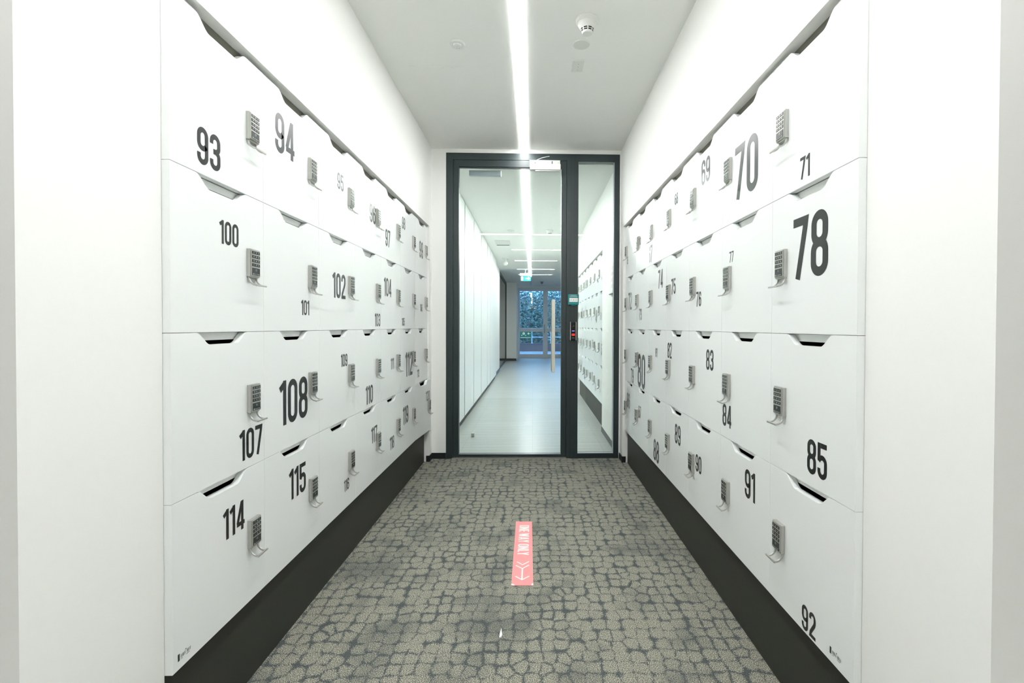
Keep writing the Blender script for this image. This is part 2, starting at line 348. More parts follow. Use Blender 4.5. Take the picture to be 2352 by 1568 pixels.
def lock_case_bm(s):
    bm = bmesh.new(); v = bx(bm, (0, -.0255, LZ0), (.0135*s, .0255, LZ1))
    bmesh.ops.recalc_face_normals(bm, faces=bm.faces[:])
    es = [e for e in bm.edges if abs(e.verts[0].co.x-.0135*s) < 1e-6 and abs(e.verts[1].co.x-.0135*s) < 1e-6]
    bmesh.ops.bevel(bm, geom=es, offset=.0028, segments=2, affect='EDGES')
    bx(bm, (0, -.0215, LZ0-.003), (.009*s, .0215, LZ0)); return bm
def keyrow_bm(s, chars):
    bm = bbx((.0135*s, -.0205, -.0043), (.0145*s, .0205, .0043), .0004, 1)
    xx = .01462*s
    for k, ch in enumerate(chars):
        y = (k-1)*.0125*s
        f = lambda a, b, e, y=y: (xx+e*s*.1, y+a*s, b)
        if ch in GL: digits(bm, ch, .0040, f, t=.17, mi=1, eps=.00001)
        elif ch == '*':
            strokes(bm, [([(-.0012, 0), (.0012, 0)], False), ([(0, -.0012), (0, .0012)], False)], .0007, f, 1)
        else:
            strokes(bm, [([(-.0015, -.0007), (.0015, -.0007)], False), ([(-.0015, .0007), (.0015, .0007)], False), ([(-.0006, -.0016), (-.0006, .0016)], False), ([(.0006, -.0016), (.0006, .0016)], False)], .0005, f, 1)
        if ch in '23456789':
            strokes(bm, [([(.0019, -.0003), (.0045, -.0003)], False)], .0010, f, 2)
    return bm
def display_bm(s):
    bm = bbx((.0135*s, -.0200, -.0108), (.0145*s, .0200, .0108), .0004, 1); xx = .01462*s
    f = lambda a, b, e: (xx, a*s, b)
    strokes(bm, [(arc(0, .0042, 0, 360, .0026, .0026, 16), True)], .0014, f, 2)
    strokes(bm, [([(-.0175, -.0075), (-.0105, -.0075)], False)], .0040, f, 2)
    strokes(bm, [([(-.007, -.0075), (-.002, -.0075)], False), ([(.001, -.0075), (.007, -.0075)], False), ([(.010, -.0075), (.016, -.0075)], False)], .0022, f, 2)
    return bm
def hook_bm(s):
    bm = bmesh.new(); pts = []
    for k in range(9):
        a = PI/2*k/8; pts.append((.0045+.0225*(1-math.cos(a)), LZ0-.002-.0235*math.sin(a)))
    for y0, y1 in ((-.0235, -.0195), (.0165, .0205)):
        prev = None
        for k, (x, z) in enumerate(pts):
            t = .0022; ang = PI/2*k/8; nx, nz = math.cos(ang), math.sin(ang)
            ring = [bm.verts.new(((x+nx*t)*s, y0, z+nz*t)), bm.verts.new(((x+nx*t)*s, y1, z+nz*t)), bm.verts.new(((x-nx*t)*s, y1, z-nz*t)), bm.verts.new(((x-nx*t)*s, y0, z-nz*t))]
            if prev:
                for i in range(4): bm.faces.new((prev[i], prev[(i+1) % 4], ring[(i+1) % 4], ring[i]))
            else: bm.faces.new(ring)
            prev = ring
        bm.faces.new(prev)
    join(bm, bbx((.0255*s, -.0245, LZ0-.0285), (.0305*s, .0300, LZ0-.0235), .0012))
    return bm
KEYS = ['123', '456', '789', '*0#']
ME = {}
for s in (1, -1):
    for w, tagw in ((WL, 'L'), (WR, 'R')):
        if s == 1 and tagw == 'R' or s == -1 and tagw == 'L': continue
        ME['door', s] = mesh('door', door_bm(w, s), 'door'); ME['rail', s] = mesh('shelf_edge_or_shade', rail_bm(w, s, False), 'edge'); ME['shade_strip', s] = mesh('shelf_edge_or_shade', rail_bm(w, s, True), 'gap_shade')  # top version is a dark strip painted as notch shade
    ME['body', s] = mesh('body', body_bm(s), ['dark', 'edge'])
    ME['case', s] = mesh('combination_lock', lock_case_bm(s), 'lock')
    for i, k in enumerate(KEYS): ME['keys', s, i] = mesh('button_row', keyrow_bm(s, k), ['key', 'white', 'grey'])
    ME['disp', s] = mesh('lock_display', display_bm(s), ['key', 'white', 'grey'])
    ME['hook', s] = mesh('pull_hook', hook_bm(s), 'lock')
ROWZ = [ZB+3*RH, ZB+2*RH, ZB+RH, ZB]
def locker(num, s, x, y0, w, row, label, group, nh=None, nyc=None, nzc=None, ajar=0):
    t = thing('locker', label, 'locker', (x, y0, ROWZ[row]), group)
    link('body', ME['body', s], t); link('shelf_edge_or_shade', ME['shade_strip' if row == 0 else 'rail', s], t)  # top row gets the painted shade strip instead of a real edge
    d = link('door', ME['door', s], t)
    k = link('combination_lock', ME['case', s], t, (0, w-.0665, 0))
    for i in range(4): link('button_row', ME['keys', s, i], k, (0, 0, LZ1-.0098-i*.0122))
    link('lock_display', ME['disp', s], k, (0, 0, LZ1-.0655)); link('pull_hook', ME['hook', s], k)
    if num is not None:
        bm = bmesh.new(); nm = str(num)
        digits(bm, nm, nh, lambda a, b, e: ((.0004+e)*s, nyc-y0+a*s, nzc-ROWZ[row]+b))
        for v in bm.verts:   # keep the vinyl on the door
            v.co.y = min(max(v.co.y, .003), w-.003) if not ajar else v.co.y
        link('number', mesh('number', bm, 'num'), d)
    if ajar: 
        for c in (d, k): c.rotation_euler = (0, 0, -ajar*s)
        k.location = (math.sin(ajar)*(w-.0665)*s, (w-.0665)*math.cos(ajar), 0)
    return t
NUM = {}
for l in """93 .094 1.309 1.533|94 .130 1.703 1.714|95 .071 2.186 1.703|96 .097 2.620 1.663|97 .098 2.890 1.584|98 .079 3.240 1.743|99 .126 3.745 1.649
100 .064 1.393 1.331|101 .055 1.849 1.145|102 .107 2.170 1.251|103 .070 2.700 1.111|104 .106 2.887 1.301|105 .050 3.230 1.106|106 .057 3.750 1.216
107 .089 1.497 .731|108 .151 1.764 .818|109 .056 2.225 .926|110 .094 2.565 .727|111 .067 2.980 .854|112 .162 3.380 .823|113 .058 3.650 .733
114 .084 1.409 .533|115 .107 1.787 .526|116 .052 2.250 .363|117 .084 2.643 .506|118 .077 2.972 .384|119 .117 3.290 .493|120 .075 3.870 .539
65 .056 3.830 1.590|66 .084 3.400 1.679|67 .106 3.085 1.532|68 .057 2.527 1.734|69 .107 2.098 1.742|70 .190 1.698 1.629|71 .060 1.325 1.511
72 .129 3.725 1.272|73 .078 3.360 1.163|74 .106 2.836 1.354|75 .081 2.571 1.290|76 .066 2.175 1.202|77 .040 1.816 1.338|78 .169 1.298 1.295
79 .105 3.629 .719|80 .230 3.323 .780|81 .055 2.919 .927|82 .084 2.635 .953|83 .086 2.032 .943|84 .084 1.848 .745|85 .091 1.255 .740
86 .118 3.770 .515|87 .084 3.368 .497|88 .128 2.908 .345|89 .100 2.477 .536|90 .077 2.162 .475|91 .098 1.645 .547|92 .067 1.285 .301""".replace('\n', '|').split('|'):
    a, h, y, z = l.split(); NUM[int(a)] = (float(h), float(y), float(z))
RN = ['top', 'second', 'third', 'bottom']
def size_word(h): return 'very large' if h > .14 else 'large' if h > .1 else 'medium' if h > .075 else 'small'
for row in range(4):
    for c in range(7):
        n = 93+7*row+c; h, y, z = NUM[n]
        locker(n, 1, XL, YL0+c*WL, WL, row, 'white locker numbered %d in %s dark digits, %s row of left bank%s' % (n, size_word(h), RN[row], ', slightly ajar' if n == 120 else ''),
               'numbered lockers of the left bank', h, y, z, ajar=.075 if n == 120 else 0)
        n = 65+7*row+(6-c); h, y, z = NUM[n]
        locker(n, -1, XR, YR0+c*WR, WR, row, 'white locker numbered %d in %s dark digits, %s row of the right bank' % (n, size_word(h), RN[row]),
               'numbered lockers of the right bank', h, y, z)
# maker's plates: little printed marks on the two nearest bottom doors
def marks(s, x, y):
    bm = bmesh.new(); f = lambda a, b, e: (x+.0005*s, y+a*s, .290+b)
    S = [([(0, -.0085), (0, .0085)], False)]
    strokes(bm, S, .006, f)
    for i, (a, t) in enumerate(((.008, .0011), (.0115, .0011), (.015, .0020), (.0185, .0010), (.022, .0011), (.028, .0012), (.0315, .0022), (.036, .0012), (.040, .0012))):
        strokes(bm, [([(a, -.0045), (a, .0035)], False)], t, f)
    strokes(bm, [([(.022, .0062), (.026, .0062)], False)], .0022, f)
    strokes(bm, [([(.008, -.0075), (.013, -.0075)], False), ([(.026, -.0075), (.037, -.0075)], False)], .0012, f)
    return bm
lk = [o for o in C.objects if o.name.startswith('locker') and o.type == 'EMPTY']
for n, s, x, y in ((114, 1, XL, 1.188), (92, -1, XR, 1.188)):
    t = [o for o in lk if 'numbered %d ' % n in o.get('label', '')][0]
    bm = marks(s, x, y)
    for v in bm.verts: v.co -= Vector(t.location)
    dd = [c for c in t.children if c.name.startswith('door')][0]
    link('printed_mark', mesh('printed_mark', bm, 'num'), dd)

# ------------------------------------------------------------------ glazed door, side pane, frame
fr = thing('trim_1', None, None, (0, YD, 0), kind='structure')
FY0, FY1 = 0, .07
obj('door_frame', boxes([((-.706, FY0, 0), (-.650, FY1, 2.482)), ((-.650, FY0, 2.428), (.706, FY1, 2.482)), ((.2735, FY0, 0), (.367, FY1, 2.428)),
    ((.663, FY0, 0), (.706, FY1, 2.428)), ((.367, FY0, 0), (.663, FY1, .038)), ((.367, FY0, 2.420), (.663, FY1, 2.428))]), 'frame', fr)
obj('frame_joint', boxes([((-.650, .012, 0), (-.6465, .05, 2.428)), ((-.6465, .012, 2.4245), (.2735, .05, 2.428)), ((.2695, .012, 0), (.2735, .05, 2.4245)),
    ((.3045, -.0008, 0), (.3060, 0, 2.482)), ((.3370, -.0008, 0), (.3385, 0, 2.482))]), 'seam', fr)
d1 = thing('door_1', None, None, (0, YD, 0), kind='structure')
obj('leaf_frame', boxes([((-.6465, 0, .014), (-.603, .055, 2.4245)), ((.230, 0, .014), (.2695, .055, 2.4245)), ((-.603, 0, 2.372), (.230, .055, 2.4245)), ((-.603, 0, .014), (.230, .055, .033)),
    ((-.603, .008, 2.364), (.230, .03, 2.369))]), 'frame', d1)
obj('glass_pane', boxes([((-.603, .024, .033), (.230, .030, 2.372))]), 'glass', d1)
hd = obj('pull_handle', bbx((.152, -.062, .711), (.179, -.040, 1.294), .002), 'wood', d1)
for z in (.80, 1.205): obj('handle_mount', boxes([((.159, -.041, z), (.172, .024, z+.013))]), 'metal', hd)
hb = obj('pull_handle', bbx((.152, .075, .711), (.179, .097, 1.294), .002), 'wood', d1)
w1 = thing('window_1', None, None, (0, YD, 0), kind='structure')
obj('glass_pane', boxes([((.367, .028, .038), (.663, .034, 2.420))]), 'glass', w1)
obj('glazing_bead', boxes([((.659, .015, .038), (.663, .028, 2.420)), ((.367, .015, .038), (.659, .028, .0425)), ((.367, .015, .0425), (.3705, .028, 2.42))]), 'alu', w1)
struct('trim_2', boxes([((-.655, YD-.02, 0), (.2735, YD+.03, .009))]), 'metal')

dc = thing('door_closer', 'white door closer backplate and body at the top right of the glass door', 'door closer', (0, YD, 0))
bm = boxes([((-.030, -.006, 2.372), (.217, -.001, 2.428))]); obj('back_plate', bm, 'plast', dc)
for x, w, z0, z1 in ((.010, .007, 2.390, 2.420), (.148, .009, 2.388, 2.420)): obj('screw_slot', boxes([((x, -.0068, z0), (x+w, -.006, z1))]), 'vent', dc)
for x, z in ((-.018, 2.410), (.045, 2.412), (.085, 2.402), (.118, 2.410), (.200, 2.404)): obj('screw_hole', boxes([((x, -.0068, z), (x+.004, -.006, z+.004))]), 'vent', dc)
obj('closer_body', bbx((-.028, -.052, 2.338), (.219, -.006, 2.384), .003), 'plast', dc)
obj('closer_track', boxes([((.016, -.040, 2.330), (.212, -.012, 2.338))]), 'metal', dc)
pts = [(.008+t*.122, -.012-.01*math.sin(PI*t), 2.405+.052*(t**.55)) for t in [i/10 for i in range(11)]]
obj('cable', tube(pts, .0022), 'plast', dc)
tag(obj('mounting_box', bbx((-.528, YD+.058, 2.318), (-.266, YD+.095, 2.360), .002), 'alu'), 'grey box mounted behind the glass at the top left of the glass door', 'box')

bgb = thing('break_glass_unit', 'teal emergency door release box on the dark door post', 'alarm box', (.329, YD, 1.2565))
obj('case', bbx((-.0435, -.028, 0), (.0435, -.0005, .085), .003), 'teal', bgb)
obj('lower_tab', bbx((-.016, -.022, -.008), (.016, -.002, .0), .002), 'teal', bgb)
bm = bbx((-.034, -.0290, .022), (.036, -.028, .054), .0004, 1)
strokes(bm, [([(-.002, 0), (.003, 0)], False)], .005, lambda a, b, e: (a, -.0295, .038+b), 1)
strokes(bm, [([(-.029, 0), (-.012, 0)], False), ([(.013, 0), (.030, 0)], False)], .0025, lambda a, b, e: (a, -.0295, .038+b), 2)
obj('press_plate', bm, ['white', 'num', 'grey'], bgb)
tx = font_text('EMERGENCY', .0088); xform(tx, lambda x, y, z: (x, -.0288, .0745+y)); join(tx, xform(font_text('DOOR RELEASE', .0088), lambda x, y, z: (x, -.0288, .0645+y)))
obj('lettering', tx, 'white', bgb)
rd = thing('access_reader', 'slim black fingerprint reader with blue and red lights on the door post', 'card reader', (.3285, YD, .965))
obj('case', bbx((-.021, -.022, 0), (.021, -.0005, .150), .004), 'gloss', rd)
for x in (-.025, .0205): obj('side_rail', bbx((x, -.024, .003), (x+.0045, -.0005, .152), .0015), 'metal', rd)
obj('blue_light', bbx((-.011, -.0228, .076), (.011, -.022, .081), .0003, 1), 'led_b', rd)
obj('red_light', bbx((-.0125, -.0228, .040), (.0125, -.022, .056), .0003, 1), 'led_r', rd)
bm = bmesh.new(); strokes(bm, [([(-.011, .022), (.011, .022)], False)], .003, lambda a, b, e: (a, -.0225, b)); strokes(bm, [(arc(.002, .118, -60, 140, .004, .004), False), ([(-.009, .113), (-.002, .113)], False)], .0016, lambda a, b, e: (a, -.0225, b))
obj('print', bm, 'grey', rd)

# ------------------------------------------------------------------ ceiling fittings in the corridor
def strip(name, a, b, label, lm, cat='light'):
    t = thing(name, label, cat, ((a[0]+b[0])/2, (a[1]+b[1])/2, a[2]))
    L0 = Vector(t.location)
    def loc(p): return tuple(Vector(p)-L0)
    obj('diffuser', boxes([(loc((a[0], a[1], a[2]-.0035)), loc((b[0], b[1], a[2]-.0005)))]), lm, t)
    e = .0015
    obj('trim_edge', boxes([(loc((a[0]-e, a[1]-e, a[2]-.002)), loc((a[0], b[1]+e, a[2]-.0005))), (loc((b[0], a[1]-e, a[2]-.002)), loc((b[0]+e, b[1]+e, a[2]-.0005)))]), 'plast', t)
    return t
strip('linear_light', (-.103, .42, ZC), (-.047, YD-.002, ZC), 'long recessed linear light running along the corridor ceiling', 'lamp')
strip('linear_light', (-.105, YD+.12, ZC2), (-.045, 13.7, ZC2), 'continuation of the linear light in the hall beyond the glass door', 'lamp3')
tag(obj('unlit_light', boxes([((-.10, 14.3, ZC2-.004), (-.04, 16.6, ZC2-.0005))]), 'alu'), 'unlit strip of ceiling light near the far glazed doors', 'light')
tag(strip('linear_light', (-.95, .36, ZC), (.95, .42, ZC), 'crosswise linear light in front of the locker corridor, seen mirrored in the glass', 'lamp2'), 'crosswise linear light nearest the corridor, widest of those mirrored in the door glass', 'light')
for i, y in enumerate((-1.16, -2.7, -4.3, -5.6)):
    strip('linear_light', (-.40, y-.03, ZC), (.53, y+.03, ZC), '%s short crosswise ceiling light behind the viewer, mirrored in the door glass' % ['nearest', 'second', 'third', 'farthest'][i], 'lamp2')

def smoke(x, y, zc, label, dark=False, sc=1.0):
    t = thing('smoke_detector', label, 'smoke detector', (x, y, zc))
    m = 'grey' if dark else 'plast'
    obj('base', lathe([(.052*sc, 0), (.054*sc, .004), (.052*sc, .014), (.046*sc, .018)], 40, sgn=-1), m, t)
    b = obj('body', lathe([(.044*sc, .018), (.043*sc, .026), (.034*sc, .040), (.030*sc, .043), (.0245*sc, .062), (.0225*sc, .0655), (.018*sc, .066)], 40, sgn=-1), m, t)
    bm = bmesh.new()
    for zz, rr in ((.044, .0292), (.0515, .0268)):
        for k in range(8):
            a0 = 2*PI*k/8+.10; a1 = 2*PI*(k+1)/8-.10; q = []
            for j in range(5):
                a = a0+(a1-a0)*j/4; q.append((a, rr))
            top = [bm.verts.new(((r_+.0008)*sc*math.cos(a), (r_+.0008)*sc*math.sin(a), -zz)) for a, r_ in q]
            bot = [bm.verts.new(((r_-.0004)*sc*math.cos(a), (r_-.0004)*sc*math.sin(a), -(zz+.0055))) for a, r_ in q]
            for j in range(4): bm.faces.new((top[j], top[j+1], bot[j+1], bot[j]))
    obj('vent_slot', bm, 'dark', t)
    return t
smoke(.247, 2.31, ZC, 'white smoke detector on the corridor ceiling right of the light')
tag(obj('ceiling_disc', lathe([(.043, 0), (.0435, .003), (.041, .006)], 40, sgn=-1, cx=.2385, cy=2.507, cz=ZC), 'plast'), 'flat round blanking disc on the ceiling behind the smoke detector', 'ceiling cover')
cp = thing('ceiling_sensor', 'square white sensor plate on the ceiling right of the linear light', 'sensor', (.238, 2.71, ZC))
obj('plate', bbx((-.033, -.061, -.006), (.033, .061, -.0002), .002), 'plast', cp)
obj('inner_plate', bbx((-.022, -.052, -.008), (.024, .050, -.006), .001), 'plast', cp)
obj('pinhole', boxes([((.002, y, -.0086), (.005, y+.004, -.008)) for y in (-.03, .0, .035)]), 'vent', cp)
pr = thing('ceiling_sensor', 'rounded white motion sensor on the ceiling left of the linear light', 'sensor', (-.383, 2.522, ZC))
bm = lathe([(.036, 0), (.037, .003), (.034, .009), (.026, .011)], 40, sgn=-1); xform(bm, lambda x, y, z: (x*1.05, y*1.15, z)); obj('housing', bm, 'plast', pr)
bm = lathe([(.022, .011), (.018, .016), (.008, .018)], 32, sgn=-1); xform(bm, lambda x, y, z: (x, y-.006, z)); obj('lens', bm, 'edge', pr)
obj('pinhole', boxes([((x, .018, -.0122), (x+.003, .022, -.0108)) for x in (-.008, .004)]), 'vent', pr)
hx0, hx1, hy0, hy1 = -.687, -.231, 2.74, 3.203
hp = thing('ceiling_hatch', 'square flush access hatch in the corridor ceiling on the left', 'ceiling panel', ((hx0+hx1)/2, (hy0+hy1)/2, ZC))
hw, hl = (hx1-hx0)/2, (hy1-hy0)/2
obj('hatch', boxes([((-hw+.002, -hl+.002, -.0016), (hw-.002, hl-.002, -.0002))]), 'ceil', hp)

KC = (ZC-H)/(2.4975-H)
for o in list(C.objects):
    if o.parent is None and o.get('category') in ('smoke detector', 'sensor', 'ceiling panel') and o.location.y < 4: o.location.x *= KC; o.location.y *= KC
    if o.name == 'ceiling_disc': o.location = (.0029, .0275, 0)
# ------------------------------------------------------------------ floor sticker and paper scrap
st = thing('floor_sticker', 'pink one way only sticker with white arrow stuck on the carpet', 'sticker', (-.0435, 2.39, 0))
bm = bmesh.new(); q = [(-.0465, .341), (.0415, .339), (.0485, -.338), (-.0435, -.336)]
lo = [bm.verts.new((x, y, .0002)) for x, y in q]; hi = [bm.verts.new((x, y, .0022)) for x, y in q]
bm.faces.new(hi); bm.faces.new(lo[::-1])
for i in range(4): bm.faces.new((lo[i], lo[(i+1) % 4], hi[(i+1) % 4], hi[i]))
obj('backing', bm, 'pink', st)
LT = {'O': (.36, [(arc(.18, .82, 0, 180, .12, .12)+arc(.18, .18, 180, 360, .12, .12), True)]), 'N': (.38, [([(.06, 0), (.06, 1)], False), ([(.32, 0), (.32, 1)], False), ([(.06, .97), (.32, .03)], False)]),
      'E': (.31, [([(.06, 0), (.06, 1)], False), ([(.06, .94), (.30, .94)], False), ([(.06, .5), (.27, .5)], False), ([(.06, .06), (.30, .06)], False)]),
      'W': (.54, [([(.05, 1), (.16, .02)], False), ([(.16, .02), (.27, .95)], False), ([(.27, .95), (.38, .02)], False), ([(.38, .02), (.49, 1)], False)]),
      'A': (.40, [([(.05, 0), (.19, 1)], False), ([(.21, 1), (.35, 0)], False), ([(.10, .26), (.30, .26)], False)]), 'Y': (.38, [([(.05, 1), (.19, .45)], False), ([(.33, 1), (.19, .45)], False), ([(.19, .5), (.19, 0)], False)]),
      'L': (.30, [([(.06, 0), (.06, 1)], False), ([(.06, .06), (.29, .06)], False)]), ' ': (.16, [])}
bm = bmesh.new(); word = 'ONE WAY ONLY'; tw = sum(LT[c][0]+.05 for c in word); xx = 0
for ci, c in enumerate(word):
    w_, st_ = LT[c]
    strokes(bm, st_, .115, lambda a, b, e, x=xx: (-.026+b*.053, .287-(x+a)/tw*.355, .0025+e), eps=.00003)
    xx += w_+.05
obj('lettering', bm, 'white', st)
bm = bmesh.new(); fa = lambda a, b, e: (a, b, .0026+e)
strokes(bm, [([(-.026, -.130), (0, -.160), (.029, -.128)], False), ([(-.030, -.165), (0, -.195), (.029, -.162)], False), ([(0, -.195), (0, -.292)], False), ([(-.029, -.262), (0, -.293), (.031, -.262)], False)], .0058, fa, eps=.00005)
obj('arrow', bm, 'white', st)
bm = bmesh.new()
for t in ([(-.0435, -.336), (-.028, -.3375), (-.034, -.328), (-.0433, -.325)], [(.0485, -.338), (.040, -.337), (.041, -.328), (.0482, -.320)]):
    bm.faces.new([bm.verts.new((x, y, .0027)) for x, y in t])
obj('torn_corner', bm, 'white', st)
bm = bmesh.new(); q = [(-.004, -.024), (.004, -.022), (.006, -.004), (.003, .010), (.001, .026), (-.002, .012), (-.0035, 0)]
hi = [bm.verts.new((x-.1095, y+1.73, .004+.002*math.sin(i*2))) for i, (x, y) in enumerate(q)]; lo = [bm.verts.new((x-.1095, y+1.73, .0005)) for x, y in q]
bm.faces.new(hi); bm.faces.new(lo[::-1])
for i in range(len(q)): bm.faces.new((lo[i], lo[(i+1) % len(q)], hi[(i+1) % len(q)], hi[i]))
tag(obj('paper_scrap', bm, 'white'), 'tiny white scrap of paper lying on the carpet near the viewer', 'paper')

# ------------------------------------------------------------------ hall beyond the glass door
XC = -.757
ys = [4.62, 5.52, 6.38, 7.29, 8.25, 8.86, 10.30]
ORD = ['nearest', 'second', 'third', 'fourth', 'fifth', 'farthest']
for i in range(6):
    y0, y1 = ys[i], ys[i+1]
    c = thing('tall_cabinet', 'full height white cabinet on the left of the hall, %s from the glass door' % ORD[i], 'cabinet', (XC, (y0+y1)/2, 0), 'tall cabinets along the hall')
    hl = (y1-y0)/2
    obj('body', boxes([((-.55, -hl+.001, .07), (-.024, hl-.001, ZC2-.003))]), 'cab', c)
    obj('door', bbx((-.022, -hl+.056, .075), (0, hl-.004, ZC2-.006), .0015, 1), 'cab', c)
    obj('toe_kick', boxes([((-.5, -hl+.001, .001), (-.03, hl-.001, .068))]), 'plinth', c)
    obj('shadow_gap', boxes([((-.0238, -hl+.0015, .075), (-.005, -hl+.0555, ZC2-.03))]), 'vent', c)
struct('wall_hall_left', boxes([((-1.5, YD+.1, 0), (-1.36, 10.3, ZC2)), ((-1.36, YD+.1, 0), (XC-.002, 4.60, ZC2)), ((-1.5, 10.32, 0), (-.81, 12.1, ZC2)), ((-2.0, 12.1, 0), (-1.9, 15.65, ZC2)), ((-2.0, 15.65, 0), (-.518, 15.9, ZC2)), ((-.62, 15.9, 0), (-.518, YF+.1, ZC2))]), 'wall')
struct('baseboard_hall', boxes([((-.81, 10.32, 0), (-.802, 12.1, .07)), ((-1.9, 15.64, 0), (-.518, 15.65, .07))]), 'black')
struct('wall_hall_right', boxes([((BR, YD+.1, 0), (1.35, 5.097, ZC2)), ((BR, 5.097, ZS), (1.35, 9.5, ZC2)), ((BR, 7.935, 0), (1.35, 9.5, ZS)), ((1.30, 5.097, 0), (1.35, 7.935, ZS)),
    ((3.2, 9.5, 0), (3.3, YF+.1, ZC2)), ((1.35, 9.4, 0), (3.3, 9.5, ZC2))]), 'wall')
struct('baseboard_hall', boxes([((BR-.006, YD+.1, 0), (BR, 5.095, .05))]), 'black')
tag(obj('locker_plinth', boxes([((.7535, 5.10, 0), (.768, 7.93, ZB-.004))]), 'plinth'), 'grey plinth board under the far locker bank behind the side pane', 'plinth')
random.seed(5)
COLN = ['nearest', 'second', 'third', 'fourth', 'fifth', 'sixth', 'seventh']
for row in range(4):
    for c in range(7):
        n = 37+7*row+(6-c); h = random.choice((.06, .08, .10, .12, .15)) if (row, c) != (3, 0) else .05
        y0 = 5.10+c*WR; yc = y0+random.uniform(.10, .27); zc = ROWZ[row]+random.uniform(.12, .27)
        locker(n, -1, XR, y0, WR, row, 'far white locker behind side pane, %s row, %s column from glass' % (RN[row], COLN[c]), 'far locker bank behind the side pane', h, yc, zc)
# notices on the wall beyond the side pane
nb = thing('wall_notice', 'pale notice with rows of pink print on the wall beyond the side pane', 'notice', (BR, 4.41, 1.40))
obj('sheet', boxes([((-.003, -.15, 0), (-.0005, .14, .26))]), 'wall', nb)
bm = bmesh.new()
for k, (z, a, b) in enumerate(((.21, -.13, .10), (.155, -.11, .11), (.10, -.07, .11), (.045, -.02, .11))):
    bx(bm, (-.0038, a, z-.016), (-.003, b, z+.016))
obj('printed_rows', bm, 'pinkpale', nb)
nb2 = thing('wall_notice', 'lower small pale notice under a dark edge beyond the side pane', 'notice', (BR, 4.41, 1.19))
obj('sheet', boxes([((-.003, -.12, 0), (-.0005, .10, .155))]), 'wall', nb2)
bm = bmesh.new(); f = lambda a, b, e: (-.0035, -a, b)
strokes(bm, [(arc(-.04, .115, -90, 90, .02, .018), False), (arc(-.04, .06, 200, 400, .02, .012), False), ([(-.07, .075), (-.02, .075)], False)], .006, f); obj('printed_lines', bm, 'pinkpale', nb2)
tag(obj('wall_bracket', boxes([((BR-.02, 4.30, 1.369), (BR-.001, 4.53, 1.377))]), 'vent'), 'thin dark bracket on the wall between the two pale notices', 'bracket')
# ceiling fittings of the hall
smoke(.235, 7.12, ZC2, 'white smoke detector on the hall ceiling beyond the glass door')
smoke(.275, 15.3, ZC2, 'dark smoke detector near the far glazed doors', True)
tag(obj('ceiling_sensor', lathe([(.05, 0), (.052, .006), (.03, .014)], 32, sgn=-1, cx=-.32, cy=7.15, cz=ZC2), 'plast'), 'flat white sensor on the hall ceiling beyond the glass door', 'sensor')
vt = thing('ceiling_vent', 'white ceiling air vent with dark slot in the hall', 'vent', (-.49, 8.2, ZC2))
obj('frame', bbx((-.13, -.22, -.012), (.12, .22, -.001), .003), 'plast', vt); obj('slot', boxes([((-.12, .16, -.016), (.09, .21, -.012))]), 'vent', vt)
dm = thing('dome_camera', 'white dome hanging from the hall ceiling on the left', 'camera', (-.56, 10.1, ZC2))
obj('ceiling_plate', lathe([(.07, 0), (.07, .012)], 32, sgn=-1), 'plast', dm); obj('stem', lathe([(.02, .012), (.02, .07)], 16, sgn=-1), 'plast', dm)
obj('dome', lathe([(.03, .065), (.045, .08), (.05, .10), (.045, .125), (.03, .142), (.008, .15)], 32, sgn=-1), 'plast', dm)
ex = thing('exit_sign', 'hanging green exit sign with running figure and arrow', 'sign', (-.19, 12.1, ZC2))
obj('stem', lathe([(.03, 0), (.03, .01), (.008, .02), (.008, .085)], 16, sgn=-1), 'plast', ex)
obj('housing', bbx((-.135, -.02, -.15), (.135, .02, -.085), .004), 'plast', ex)
obj('panel', boxes([((-.115, -.006, -.275), (.135, .006, -.15))]), 'signg', ex)
bm = bmesh.new(); f = lambda a, b, e: (a, -.0068, b-.212)
strokes(bm, [([(-.075, -.050), (-.075, .050)], False)], .048, f)
strokes(bm, [([(.01, 0), (.075, 0)], False)], .032, f)
v = [bm.verts.new(f(a, b, 0)) for a, b in ((.068, .045), (.122, 0), (.068, -.045))]; bm.faces.new(v)
obj('pictogram', bm, 'signw', ex)
bm = bmesh.new(); f = lambda a, b, e: (a-.075, -.0075, b-.212)
strokes(bm, [([(.004, .024), (-.004, -.004), (.010, -.030)], False), ([(-.004, -.004), (-.016, -.030)], False), ([(-.015, .014), (.002, .016), (.014, .004)], False), ([(.004, .030), (.009, .035)], False)], .007, f)
obj('running_figure', bm, 'teal', ex)
tag(obj('door_stop', join(lathe([(.016, 0), (.016, .03), (.013, .036)], 24, cx=-.585, cy=4.86, cz=0), lathe([(.018, .028), (.018, .034)], 24, cx=-.585, cy=4.86, cz=0)), 'metal'), 'small metal door stop on the hall floor behind the glass door', 'door stop')

